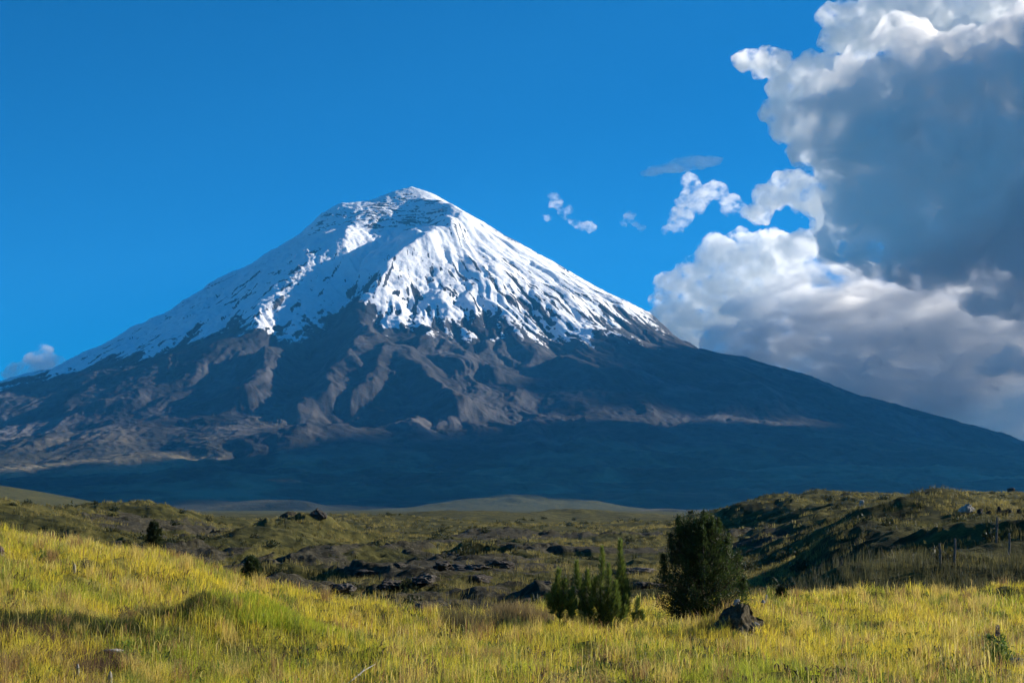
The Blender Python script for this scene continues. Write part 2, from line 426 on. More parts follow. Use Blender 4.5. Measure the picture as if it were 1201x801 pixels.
# ------------------------------------------------------------------ trees, shrubs and plants
def tubes(name, lines, mat, parent, sides=6):
    """lines: list of (points (k,3), radii (k,)) -> one branching stem"""
    vs, fs, k0 = [], [], 0
    for pts, rad in lines:
        pts = np.asarray(pts, float); n = len(pts)
        tg = np.gradient(pts, axis=0); tg /= np.linalg.norm(tg, axis=1, keepdims=True) + 1e-9
        ref = np.array([.3, .9, .1]); s = np.cross(tg, ref); s /= np.linalg.norm(s, axis=1, keepdims=True) + 1e-9; u = np.cross(s, tg)
        an = np.linspace(0, 2 * math.pi, sides, endpoint=False)
        ring = pts[:, None] + np.asarray(rad)[:, None, None] * (np.cos(an)[None, :, None] * s[:, None] + np.sin(an)[None, :, None] * u[:, None])
        vs.append(ring.reshape(-1, 3))
        i = np.arange(n * sides).reshape(n, sides) + k0; j = np.roll(i, -1, 1)
        fs.append(np.stack([i[:-1], j[:-1], j[1:], i[1:]], -1).reshape(-1, 4)); k0 += n * sides
    return mesh_from(name, np.concatenate(vs), np.concatenate(fs), mat, parent=parent)

def needles(name, P, dirs, L, W, tint, mat, parent):
    n = len(P); dirs = dirs / (np.linalg.norm(dirs, axis=1, keepdims=True) + 1e-9)
    s = np.cross(dirs, rng.normal(size=(n, 3))); s /= np.linalg.norm(s, axis=1, keepdims=True) + 1e-9
    L = np.asarray(L)[:, None] * np.ones((n, 1)); W = np.asarray(W)[:, None] * np.ones((n, 1))
    V = np.stack([P, P + dirs * L * .45 + s * W * .5, P + dirs * L, P + dirs * L * .45 - s * W * .5], 1).reshape(-1, 3)
    i = np.arange(n) * 4
    return mesh_from(name, V, np.stack([i, i + 1, i + 2, i + 3], 1), mat, smooth=False, attrs={'tint': np.repeat(tint, 4, 0)}, parent=parent)

t = NT('bark'); t.l(t.bsdf(t.ramp(t.noise(30, 4), [(.3, (.05, .035, .025)), (.7, (.13, .10, .075))]), .95, .05).outputs[0], t.out.inputs['Surface']); m_bark = t.m
m_needle = leaf_material('conifer_needles', .38, spec=.25)
m_leaf = leaf_material('broad_leaves', .4)

def bushy(name, base, H, hw, prof_pts, label, cat, nlimb, nper, nl, nw, ca, cb, tips=(), up=.55, group=None, ragged=False):
    """dense leafy or needled plant: trunk and limbs, foliage in bunches along each limb"""
    root = empty(name, base, label, cat, group)
    lines = []
    k = np.linspace(0, 1, 9)[:, None]
    trunk = np.concatenate([.04 * H * np.sin(k * 5 + rng.uniform(0, 6)), .04 * H * np.sin(k * 4 + rng.uniform(0, 6)), k * H * .93 - .05], 1)
    lines.append((trunk, .028 * H * (1 - k[:, 0] * .85)))
    Pn, Dn, Tn = [], [], []
    for i in range(nlimb):
        h = (i + .5) / nlimb; h = h * .97
        wdt = float(np.interp(h, *zip(*prof_pts))) * hw
        th_ = i * 2.39996 + rng.normal(0, .25)
        ln = wdt * (rng.uniform(.62, 1.18) if ragged else rng.uniform(.78, 1.12))
        rise = up * ln * (.6 + .8 * h)
        s = np.array([0, 0, max(h * H - rise, .03)]); e = np.array([ln * math.cos(th_), ln * math.sin(th_), h * H + rng.normal(0, .02 * H)])
        tt = np.linspace(0, 1, 6)[:, None]
        pts = s + (e - s) * tt; pts[:, 2] -= (np.sin(tt * math.pi) * .10 * ln)[:, 0]
        lines.append((pts, .010 * H * (1 - .8 * tt[:, 0])))
        q = rng.random(nper) ** .55
        pp = s + (e - s) * q[:, None]; pp[:, 2] -= np.sin(q * math.pi) * .10 * ln
        rad = (.16 * hw) * (1.1 - .5 * q)
        pp += rng.normal(size=(nper, 3)) * rad[:, None] * .8
        dr = (e - s) / np.linalg.norm(e - s) * .8 + rng.normal(size=(nper, 3)) * .6 + np.array([0, 0, .35])
        tone = rng.random() * .6
        Pn.append(pp); Dn.append(dr); Tn.append(lerp3(ca, cb, np.clip(tone + .4 * q * rng.random(nper), 0, 1)))
    for (tx, ty, tz, tl) in tips:                     # upright leader shoots, in units of the half width and height
        n = int(nper * 2.2); q = rng.random(n)
        s = np.array([tx * hw, ty * hw, tz * H - tl * H]); e = np.array([tx * hw * 1.05, ty * hw, tz * H])
        pp = s + (e - s) * q[:, None] + rng.normal(size=(n, 3)) * (.075 * hw * (1.25 - q))[:, None]
        lines.append((np.stack([s, (s + e) / 2, e]), np.array([.008, .006, .002]) * H))
        Pn.append(pp); Dn.append(np.array([0, 0, 1.0]) + rng.normal(size=(n, 3)) * .55); Tn.append(lerp3(ca, cb, rng.random(n)))
    tubes('trunk', lines, m_bark, root)
    P = np.concatenate(Pn); P[:, 2] = np.maximum(P[:, 2], .01); Dn = np.concatenate(Dn); Tn = np.concatenate(Tn)
    if ragged:
        cl = fbm3(P / (.30 * hw), 3) ; kk = cl + .12 * rng.normal(size=len(P)) > -.32
        Tn = Tn * (1 + .45 * np.clip(fbm3(P / (.22 * hw) + 5, 2), -1, 1))[:, None]
        P, Dn, Tn = P[kk], Dn[kk], Tn[kk]
    needles('crown', P, Dn, rng.uniform(.7, 1.3, len(P)) * nl, rng.uniform(.8, 1.2, len(P)) * nw, Tn, m_needle if nw < .03 else m_leaf, root)
    return root

b = ground_at(822, 36.6)
bushy('conifer', b, 2.42, 1.0, [(0, .66), (.12, .9), (.28, 1.02), (.45, .97), (.62, .8), (.78, .62), (.9, .42), (1, .16)], 'big dense dark green conifer, broad and egg shaped, at the edge of the meadow', 'tree',
      150, 400, .08, .016, (.015, .028, .009), (.060, .090, .019), tips=[(-.5, 0, 1.0, .3), (-.36, .2, .95, .3), (.08, 0, 1.05, .32), (-.12, .2, .97, .3), (.42, 0, .97, .3), (.25, -.2, .98, .3), (.64, .1, .86, .3), (-.66, .1, .84, .3), (.84, 0, .68, .25), (0, -.5, .9, .3), (-.85, 0, .62, .25), (.55, -.4, .8, .3), (.98, .1, .42, .2), (.2, .1, 1.0, .3)], ragged=True)
b = ground_at(180, 50.5)
bushy('young_conifer', b, 1.28, .30, [(0, .8), (.15, 1.0), (.35, .7), (.5, .85), (.75, .7), (1, .25)], 'slender dark conifer alone on the crest of the sunny slope', 'tree', 60, 260, .06, .018, (.014, .024, .009), (.04, .055, .016),
      tips=[(0, 0, 1.0, .2), (.4, 0, .8, .2), (-.4, 0, .75, .2)])
b = ground_at(295, 45.5)
bushy('shrub', b, .86, .42, [(0, .8), (.3, 1.0), (.6, .7), (1, .15)], 'small dark green pointed shrub below the slender conifer, where the sunny slope drops', 'shrub', 46, 220, .06, .018, (.016, .03, .01), (.045, .07, .018), tips=[(-.1, 0, 1.0, .3), (.4, 0, .8, .2)])
b = ground_at(149, 49.5)
bushy('shrub', b, .42, .24, [(0, .8), (.4, 1.0), (.8, .7), (1, .3)], 'low dark round shrub next to the upright stone on the sunny slope', 'shrub', 34, 160, .05, .02, (.014, .022, .01), (.04, .045, .016))
b = ground_at(916, 43.5)
bushy('shrub', b, .58, .26, [(0, .9), (.3, 1.0), (.65, .55), (1, .15)], 'little dark cone shaped shrub at the foot of the dark bank', 'shrub', 36, 180, .05, .018, (.012, .02, .008), (.035, .045, .014), tips=[(0, 0, 1.0, .25)])
b = ground_at(128, 50.5)
bushy('shrub', b, .40, .3, [(0, .9), (.4, 1.0), (1, .4)], 'thin olive shrub on the crest left of the upright stone', 'shrub', 24, 60, .06, .02, (.05, .05, .02), (.10, .09, .035))
b = ground_at(385, 43.5)
bushy('shrub', b, .34, .3, [(0, .9), (.4, 1.0), (1, .5)], 'wispy olive shrub at the brow of the meadow above the dark rocks', 'shrub', 24, 70, .06, .02, (.05, .055, .02), (.12, .10, .04))

def candelabra(base, shoots, label, r=.078, group=None):
    """young pine: stem with upcurved branches, each a thick brush of long needles. shoots: (x, y, top, where it leaves the stem)"""
    root = empty('pine_sapling', base, label, 'tree', group)
    lines, Pn, Dn, Tn, Ln = [], [], [], [], []
    H = max(s[2] for s in shoots)
    for (sx_, sy_, top, h0) in shoots:
        tt = np.linspace(0, 1, 10)
        x = sx_ * (1 - (1 - tt) ** 2.4); y = sy_ * (1 - (1 - tt) ** 2.4); z = h0 + (top - h0) * tt ** 1.15 if top > h0 else h0 + 0 * tt
        wv = .035 * np.sin(tt * rng.uniform(4, 8) + rng.uniform(0, 6)) * tt; x = x + wv; y = y + wv[::-1] * tt
        pts = np.stack([x, y, z], 1)
        lines.append((pts, np.linspace(.022 if h0 < .02 else .013, .004, 10) * (H / 1.6)))
        ln = np.linalg.norm(pts[-1] - pts[0]); n = int(620 * ln) + 110
        q = rng.uniform(.18 if ln > .5 else .05, 1.0, n) ** .9
        pp = np.stack([np.interp(q, tt, pts[:, i]) for i in range(3)], 1)
        tg = np.stack([np.interp(q, tt, np.gradient(pts[:, i])) for i in range(3)], 1); tg /= np.linalg.norm(tg, axis=1, keepdims=True)
        o = rng.normal(size=(n, 3)); o -= (o * tg).sum(1, keepdims=True) * tg; o /= np.linalg.norm(o, axis=1, keepdims=True)
        spread = np.interp(q, [0, .75, 1.0], [1.5, 1.1, .45])[:, None]
        Pn.append(pp + o * .006); Dn.append(tg + o * spread * rng.uniform(.5, 1.2, (n, 1)))
        Ln.append(rng.uniform(.5, 1.35, n) * r * 1.9 * np.interp(q, [0, .8, 1], [1.1, 1, .7]))
        Tn.append(lerp3((.05, .080, .016), (.20, .25, .045), np.clip(rng.random(n) * .75 + .35 * (q > .85), 0, 1)))
    tubes('trunk', lines, m_bark, root)
    P = np.concatenate(Pn)
    needles('crown', P, np.concatenate(Dn), np.concatenate(Ln), np.full(len(P), .011), np.concatenate(Tn), m_needle, root)
    return root

def shoots_from(cx, dist, tops, base_y, low=.1):
    out = []; s = dist / F
    for i, (tx, ty) in enumerate(tops):
        top = (base_y - ty) * s
        out.append(((tx - cx) * s, rng.uniform(-.2, .2) if i else 0, top, 0.0 if i == 0 else top * rng.uniform(low, .45)))
    return out
g = 'young pines at the edge of the meadow'
dist = 34.5
candelabra(ground_at(702, dist), shoots_from(702, dist, [(705, 626), (690, 652), (715, 645), (678, 642), (697, 660), (720, 664), (684, 668), (710, 672), (672, 672), (725, 680), (692, 684), (733, 694), (668, 690), (704, 690), (716, 692), (682, 694)], 730), 'widest young pine, a clump of upright needled shoots, in the middle of its row', group=g)
candelabra(ground_at(728, dist + .6), shoots_from(728, dist + .6, [(729, 626), (733, 655), (724, 662), (737, 672), (720, 684), (734, 690)], 730), 'tall narrow young pine close behind the widest one', group=g)
candelabra(ground_at(657, dist - .3), shoots_from(657, dist - .3, [(655, 665), (662, 676), (649, 684), (668, 690), (644, 694), (657, 690), (672, 700)], 732), 'short spreading young pine, farthest in the row from the big conifer', r=.085, group=g)
candelabra(ground_at(748, dist), shoots_from(748, dist, [(747, 686), (752, 700), (743, 704)], 730), 'smallest young pine, a single thin shoot between the widest pine and the big conifer', r=.065, group=g)

# leafy flowering plant on the right of the meadow
b = ground_at(1169, 25.6)
root = empty('lupine_plant', b, 'leafy green plant with one upright flower spike in the grass', 'plant')
tubes('stem', [(np.array([[0, 0, -.03], [.01, 0, .3], [0, 0, .62]]), np.array([.012, .009, .006]))] + [(np.array([[0, 0, .1 + .08 * i], [.08 * math.cos(i * 2.4), .08 * math.sin(i * 2.4), .2 + .08 * i], [.17 * math.cos(i * 2.4), .17 * math.sin(i * 2.4), .22 + .08 * i]]), np.array([.006, .004, .003])) for i in range(5)], m_leaf and m_bark, root)
n = 700; i = rng.integers(0, 5, n); a = i * 2.4
P = np.stack([.17 * np.cos(a), .17 * np.sin(a), .20 + .08 * i], 1) * rng.uniform(.2, 1.1, (n, 1)) + rng.normal(size=(n, 3)) * .05; P[:, 2] = np.clip(P[:, 2], .02, .5)
needles('foliage', P, rng.normal(size=(n, 3)) + np.array([0, 0, .4]), rng.uniform(.06, .11, n), rng.uniform(.02, .035, n), lerp3((.05, .10, .02), (.12, .20, .04), rng.random(n)), m_leaf, root)
n = 260; q = rng.random(n); a = rng.uniform(0, 6.283, n)
P = np.stack([.016 * np.cos(a), .016 * np.sin(a), .50 + .19 * q], 1)
needles('flower_spike', P, np.stack([np.cos(a), np.sin(a), .6 + 0 * a], 1), .035 * (1.15 - .7 * q), np.full(n, .018), lerp3((.13, .10, .11), (.22, .18, .19), rng.random(n)), m_leaf, root)
# broad-leaved weed with grey stones of seed fluff beside it, and the two tall weeds left of the pines
for (px_, d_, h_, lab) in ((147, 29.5, .34, 'dark spindly weed sticking out of the sunny slope'), (100, 36.5, .32, 'small brown weed near the white puffball on the sunny slope')):
    b = ground_at(px_, d_)
    root = empty('weed', b, lab, 'plant')
    ls = [(np.array([[0, 0, -.02], [.02, 0, h_ * .5], [0, .01, h_]]), np.array([.008, .006, .003]))]
    for i in range(7):
        a = i * 2.4; z0 = h_ * (.25 + .09 * i); ls.append((np.array([[0, 0, z0], [.06 * math.cos(a), .06 * math.sin(a), z0 + .05], [.09 * math.cos(a), .09 * math.sin(a), z0 + .12]]), np.array([.005, .004, .002])))
    tubes('stem', ls, m_bark, root, 5)
    n = 160; i = rng.integers(0, 7, n); a = i * 2.4
    P = np.stack([.08 * np.cos(a), .08 * np.sin(a), h_ * (.25 + .09 * i) + .09], 1) + rng.normal(size=(n, 3)) * .03
    needles('foliage', P, rng.normal(size=(n, 3)) + np.array([0, 0, .6]), np.full(n, .05), np.full(n, .016), lerp3((.06, .05, .03), (.12, .09, .05), rng.random(n)), m_leaf, root)

# ------------------------------------------------------------------ rocks
def rock_material(name, a, b_, c_, scale):
    t = NT(name)
    p = t.n('ShaderNodeTexCoord').outputs['Object']
    n1, n2 = t.noise(scale, 6, .65, p), t.noise(scale * 5, 4, .7, p)
    col = t.ramp(t.math('ADD', t.math('MULTIPLY', n1, .6), t.math('MULTIPLY', n2, .4)), [(.34, a), (.5, b_), (.66, c_)])
    b = t.bsdf(col, .95, .1); t.l(t.bump(t.math('ADD', n1, n2), .12 / scale, .9), b.inputs['Normal']); t.l(b.outputs[0], t.out.inputs['Surface'])
    return t.m
m_dark = rock_material('dark_lava_stone', (.016, .014, .012), (.042, .037, .031), (.115, .10, .083), 3.0)
m_pale = rock_material('pale_stone', (.12, .112, .095), (.27, .255, .225), (.50, .475, .43), 4.0)
m_brown = rock_material('brown_stone', (.07, .045, .035), (.15, .11, .085), (.34, .29, .23), 3.0)

def boulder(name, pos, w, h, dp, mat, label, group=None, seed=0, rough=.22, sink=.12, tilt=0.0, rz=None, cat='rock', planes=13, taper=0.0):
    bm = bmesh.new(); bmesh.ops.create_icosphere(bm, subdivisions=5, radius=1.0)
    v = np.array([q.co[:] for q in bm.verts]); f = np.array([[q.index for q in fa.verts] for fa in bm.faces]); bm.free()
    rg = np.random.default_rng(100 + seed)
    for _ in range(planes):                            # broken facets
        nrm = rg.normal(size=3); nrm /= np.linalg.norm(nrm); off = rg.uniform(.42, .8)
        s = v @ nrm; v = v - np.where(s > off, (s - off) * .96, 0)[:, None] * nrm
    nv = v / np.linalg.norm(v, axis=1, keepdims=True)
    v = v + nv * (rough * (.7 * fbm3(v * 1.3 + seed * 3.3, 5, .55) + .35 * (1 - 2 * np.abs(noise3(v * 2.6 + seed))) - .1))[:, None]
    v[:, 2] = np.where(v[:, 2] < -.3, -.3 + (v[:, 2] + .3) * .3, v[:, 2])
    if taper: v[:, :2] *= (1 - taper * np.clip(v[:, 2:] + .1, -.3, 1))
    v = v * np.array([w / 2, dp / 2, h / 1.35])
    v[:, 2] -= v[:, 2].min() + sink * h
    o = mesh_from(name, v, f, mat)
    o.location = pos; o.rotation_euler = (0, tilt, rg.uniform(-.3, .3) if rz is None else rz)
    return tag(o, label, cat, group)

def rock_px(px, py, wpx, hpx, mat, label, group=None, seed=0, d=None, deep=1.0, name='rock', **kw):
    """a stone whose foot shows at photo pixel (px, py) and that looks wpx by hpx there"""
    p = ground_at(px, d) if d else on_ground(px, py)
    s = np.hypot(p[0], p[1]) / F
    return boulder(name, p, wpx * s, hpx * s * 1.15, wpx * s * deep, mat, label, group, seed, **kw)

m_earth = rock_material('mossy_lava_stone', (.022, .018, .012), (.060, .050, .030), (.16, .135, .085), 5.0)
mound = rock_px(864, 751, 66, 34, m_earth, 'big dark rugged rock in front of the big conifer', seed=11, d=32.4, rough=.34, taper=.22, planes=10)
s = 33.0 / F
def on_rock(o, dx, dy):
    me = o.data; co = np.zeros(len(me.vertices) * 3, np.float32); me.vertices.foreach_get('co', co); co = co.reshape(-1, 3)
    k = np.hypot(co[:, 0] - dx, co[:, 1] - dy); near = k < .10
    return np.array(o.location) + np.array([dx, dy, co[near, 2].max() if near.any() else co[:, 2].max()])
for (dx, dy, w_, h_, lab) in ((-.02, 0, .17, .15, 'whitish stone resting on top of the big dark rugged rock'), (.34, -.22, .16, .10, 'pale stone lying on the sunny flank of the big dark rugged rock, upper one'), (.50, -.26, .13, .08, 'small pale stone at the foot of the sunny flank of the big dark rugged rock')):
    mr_ = boulder('stone', on_rock(mound, dx, dy), w_, h_, w_, m_pale, lab, seed=int(dx * 100) + 40, sink=.15, cat='stone')
rock_px(490, 732, 30, 17, m_brown, 'square brown rock half hidden in the meadow grass', seed=2, d=37.0, rough=.18)
rock_px(517, 729, 14, 9, m_dark, 'small dark rock beside the square brown rock', seed=22, d=37.4)
rock_px(138, 647, 8, 13, m_brown, 'upright stone standing on the crest of the sunny slope', seed=3, d=48.0, deep=.8)
rock_px(214, 650, 16, 8, m_dark, 'dark flat rock on the crest of the sunny slope beside the slender conifer', seed=4, d=49.0)
rock_px(221, 651, 9, 5, m_pale, 'pale flat rock against the dark flat rock on the crest', seed=5, d=48.0)
rock_px(1, 664, 10, 16, m_brown, 'brown rock cut by the edge of the view on the sunny slope', seed=6, d=38.0)
rock_px(8, 712, 34, 9, m_dark, 'long low dark rock at the edge of the view in the meadow', seed=7, d=30.0)
rock_px(136, 765, 30, 5, m_pale, 'flat pale stone lying in the grass below the green hummock', seed=8, d=25.2, name='stone', cat='stone')
rock_px(742, 796, 34, 10, m_dark, 'dark stone in the grass at the very front of the meadow', seed=9, d=22.3, name='stone', cat='stone')
rock_px(1188, 768, 22, 16, m_pale, 'grey stone next to the flowering plant', seed=10, d=25.4, name='stone', cat='stone')
rock_px(372, 608, 20, 12, m_dark, 'dark boulder on top of the rounded hummock in the valley', seed=12, deep=.8)
rock_px(381, 608, 7, 8, m_pale, 'pale block standing for the sunlit right edge of the dark boulder of the rounded hummock', seed=13, deep=.8)  # added pale block, stands for the lit edge of the dark boulder
rock_px(1135, 601, 18, 12, m_pale, 'large whitish boulder on the grassy hill to the right', seed=16, deep=.9, taper=.25, planes=7)
rock_px(1011, 594, 8, 6, m_pale, 'small whitish boulder on the hill near the dark dome', seed=15)
for i, (px_, py_, w_, h_) in enumerate(((1150, 603, 8, 6), (1160, 603, 6, 5), (1172, 603, 7, 8), (1183, 601, 9, 5), (1195, 602, 8, 5))):
    rock_px(px_, py_, w_, h_, m_dark, ['broad dark stone, first of the row beside the large whitish boulder', 'smallest dark stone, second of the row beside the large whitish boulder', 'tallest upright dark stone in the row beside the large whitish boulder',
                                       'long low dark stone, fourth of the row beside the large whitish boulder', 'dark stone at the far end of the row beside the large whitish boulder'][i], 'row of dark stones on the right hill', seed=30 + i)
rock_px(1187, 581, 10, 6, m_dark, 'dark block on the skyline ridge at the right', seed=37, d=420)
rock_px(253, 601, 8, 4, m_pale, 'tiny white boulder on the far plain left of the rounded hummock', seed=38, d=420)
LAVA = [(548, 668, 44, 14, 'largest jagged grey slab of the lava outcrop'), (518, 667, 30, 13, 'jagged grey slab beside the largest slab of the lava outcrop, towards the hummock'), (585, 664, 34, 15, 'jagged slab at the end of the lava outcrop nearest the pines'), (495, 682, 34, 15, 'dark block in front of the lava outcrop on the hummock side'),
        (560, 682, 40, 10, 'low grey slab lying in front of the largest slab of the lava outcrop'), (455, 690, 30, 14, 'dark lava block between the outcrop and the meadow brow'), (398, 692, 34, 17, 'dark lava block just behind the brow of the meadow'),
        (425, 676, 26, 10, 'flat dark lava block behind the one at the meadow brow'), (760, 690, 34, 16, 'grey lava slab showing between the pines and the big conifer, lower one'), (748, 672, 40, 10, 'grey lava slab showing between the pines and the big conifer, upper one'), (640, 684, 18, 7, 'small grey lava slab just left of the short young pine'), (470, 665, 22, 8, 'small slab at the back of the lava outcrop')]
for i, (px_, py_, w_, h_, lab) in enumerate(LAVA):
    rock_px(px_, py_, w_ * 1.2, h_ * .62, m_dark if i % 3 else rock_material('grey_lava_stone_%d' % i, (.025, .022, .019), (.062, .055, .047), (.16, .145, .125), 1.5), lab, 'lava outcrop', seed=50 + i, deep=1.3, rough=.38, planes=14, name='lava_rock', sink=.25)
for i, (px_, d_, w_, lab) in enumerate(((87, 35.5, .075, 'white puffball in the grass of the sunny slope'), (93, 22.7, .06, 'smaller white puffball in the bottom corner of the meadow'), (131, 22.5, .075, 'larger white puffball in the bottom corner of the meadow'))):
    p = ground_at(px_, d_); p[2] += .12
    o = boulder('puffball', p - np.array([0, 0, .12]), w_, .22, w_, m_pale, lab, seed=80 + i, rough=.08, sink=0, cat='mushroom', planes=2)

# ------------------------------------------------------------------ fence posts and a dead branch
t = NT('weathered_wood'); p = t.n('ShaderNodeTexCoord').outputs['Object']
t.l(t.bsdf(t.ramp(t.noise(14, 5, .6, t.scaled(p, 4, 4, .5)), [(.3, (.06, .05, .04)), (.7, (.20, .175, .15))]), .95, .05).outputs[0], t.out.inputs['Surface']); m_wood = t.m
t = NT('bleached_wood'); p = t.n('ShaderNodeTexCoord').outputs['Object']
t.l(t.bsdf(t.ramp(t.noise(14, 5, .6, t.scaled(p, 4, 4, .5)), [(.3, (.35, .33, .29)), (.7, (.6, .57, .5))]), .95, .05).outputs[0], t.out.inputs['Surface']); m_bleach = t.m
def post(p, h, r, mat, label, lean):
    bm = bmesh.new(); bmesh.ops.create_cone(bm, cap_ends=True, segments=9, radius1=r, radius2=r * .85, depth=h)
    bmesh.ops.subdivide_edges(bm, edges=[e for e in bm.edges if abs(e.verts[0].co.z - e.verts[1].co.z) > .1], cuts=5)
    for v in bm.verts:
        k = 1 + .12 * math.sin(v.co.z * 9 + v.co.x * 40); v.co.x *= k; v.co.y *= k; v.co.x += .02 * math.sin(v.co.z * 5)
        if v.co.z > h * .45: v.co.z += .25 * v.co.x
        v.co.z += h / 2 - .12
    me = bpy.data.meshes.new('fence_post'); bm.to_mesh(me); bm.free(); me.materials.append(mat)
    o = bpy.data.objects.new('fence_post', me); COL.objects.link(o); o.location = p; o.rotation_euler = (.03, lean, .3)
    return tag(o, label, 'fence post', 'fence posts along the dark bank')
post(ground_at(897, 45.5), .5, .03, m_bleach, 'short bleached fence post behind the big conifer', .03)
for (px_, d_, h_, lab, ln) in ((1103, 60.5, 1.0, 'dark wooden fence post on the bank, the more leaning of the close pair', -.08), (1119, 60.5, 1.15, 'dark wooden fence post on the bank, the upright one of the close pair', .02), (1169, 66, 1.2, 'tall dark fence post higher up the bank', .03), (1184, 63, 1.0, 'dark fence post on the bank nearest the edge of the view', -.03)):
    post(ground_at(px_, d_), h_, .05, m_wood, lab, ln)
c0, c1 = ground_at(404, 23.0), ground_at(441, 23.6)
root = empty('dead_branch', (c0 + c1) / 2, 'bleached dead twig lying in the grass at the very front', 'twig')
q0, q1 = c0 - (c0 + c1) / 2 + np.array([0, 0, .10]), c1 - (c0 + c1) / 2 + np.array([0, 0, .24])
tubes('stick', [(np.stack([q0, q0 * .4 + q1 * .6 + np.array([0, .02, .03]), q1]), np.array([.012, .010, .005]))], m_bleach, root)
tubes('side_twig', [(np.stack([q0 * .5 + q1 * .5, q0 * .35 + q1 * .65 + np.array([.02, .05, .09])]), np.array([.007, .003]))], m_bleach, root)

# ------------------------------------------------------------------ the volcano
D = 10500.0
SUM = at(483, 221, D)
KX = D / F
def prof(pts, d=None):
    return [(o * KX, (at(483, y, D))[2]) for o, y in pts]
PL = prof([(0, 221), (23, 225), (53, 236), (88, 241), (113, 257), (133, 277), (173, 300), (223, 325), (283, 364), (353, 399), (405, 423), (430, 434), (483, 447), (560, 468), (700, 508), (900, 550), (1200, 582), (1500, 598), (4000, 610)])
PR = prof([(0, 221), (27, 228), (57, 245), (87, 262), (117, 280), (157, 302), (197, 325), (237, 346), (282, 369), (317, 398), (350, 412), (404, 423), (460, 439), (517, 460), (617, 487), (689, 506), (718, 517), (900, 553), (1200, 585), (1500, 599), (4000, 612)])
Z0 = SUM[2]
PF = [(0, Z0), (250, Z0 - 150), (1400, Z0 - 830), (2000, Z0 - 1180), (2400, Z0 - 1370), (3000, 620), (3800, 360), (5000, 140), (6000, 50), (6700, 0), (9000, -60), (30000, -80)]
PB = [(0, Z0), (200, Z0 - 150), (600, Z0 - 420), (1400, Z0 - 950), (2400, Z0 - 1300), (4000, 500), (5500, 150), (8000, -50), (30000, -80)]

def cone(x, y):
    dx, dy = x - SUM[0], y - SUM[1]
    r = np.hypot(dx, dy); c, s = dx / np.maximum(r, 1e-6), dy / np.maximum(r, 1e-6)
    return (curve(r, PL) * np.clip(-c, 0, 1) ** 2 + curve(r, PR) * np.clip(c, 0, 1) ** 2
            + curve(r, PF) * np.clip(-s, 0, 1) ** 2 + curve(r, PB) * np.clip(s, 0, 1) ** 2)

def on_cone(px, py):
    """first point of the plain cone along a photo ray"""
    ys = np.arange(3000, 13000, 8.0)
    r = ray(px, py); P = r[None, :] * (ys / r[1])[:, None]
    h = cone(P[:, 0], P[:, 1]) - (P[:, 2] + EYE)
    k = np.argmax(h > 0) if (h > 0).any() else np.argmax(h)
    return np.array([P[k, 0], P[k, 1], P[k, 2] + EYE])

# spurs and hollows: (photo points down the crest), height, half width
SPURS = [
    ([(484, 226), (520, 252), (545, 272), (505, 292), (468, 318), (448, 345), (425, 385), (405, 430), (370, 475)], 120, 150),
    ([(440, 285), (395, 292), (345, 330), (300, 372), (262, 415), (210, 470)], 85, 250),
    ([(425, 300), (405, 345), (380, 400), (345, 455)], -95, 170),
    ([(560, 300), (580, 345), (600, 390), (640, 430)], 40, 140),
    ([(530, 330), (515, 385), (480, 440), (530, 480)], 35, 120),
    ([(640, 330), (700, 385), (730, 420)], 45, 130),
    ([(600, 330), (640, 385), (660, 420)], -45, 130),
    ([(440, 395), (425, 430), (385, 472), (345, 500)], 105, 110), ([(455, 425), (440, 462), (405, 490)], 85, 90), ([(466, 428), (490, 462), (530, 492), (560, 500)], 95, 110), ([(500, 405), (545, 432), (600, 452)], 60, 100), ([(335, 412), (315, 450), (280, 490)], 70, 120), ([(640, 425), (700, 440), (760, 448)], 55, 110), ([(380, 520), (300, 520), (200, 530)], 35, 150), ([(600, 500), (690, 508), (780, 512)], 40, 150), ([(850, 430), (900, 470), (960, 500)], 45, 150), ([(900, 432), (1000, 480), (1090, 505)], 45, 150),
    ([(240, 400), (180, 450), (110, 490)], 40, 170),
    ([(640, 478), (720, 470), (800, 480)], 40, 160), ([(360, 520), (440, 508), (530, 512)], 30, 170),
]
def polydist(x, y, pts):
    best = np.full(x.shape, 1e9); tt = np.zeros(x.shape); n = len(pts) - 1
    for k in range(n):
        a, b = pts[k][:2], pts[k + 1][:2]; ab = b - a; L2 = (ab ** 2).sum()
        s = np.clip(((x - a[0]) * ab[0] + (y - a[1]) * ab[1]) / L2, 0, 1)
        dd = np.hypot(x - a[0] - s * ab[0], y - a[1] - s * ab[1])
        m = dd < best; best = np.where(m, dd, best); tt = np.where(m, (k + s) / n, tt)
    return best, tt

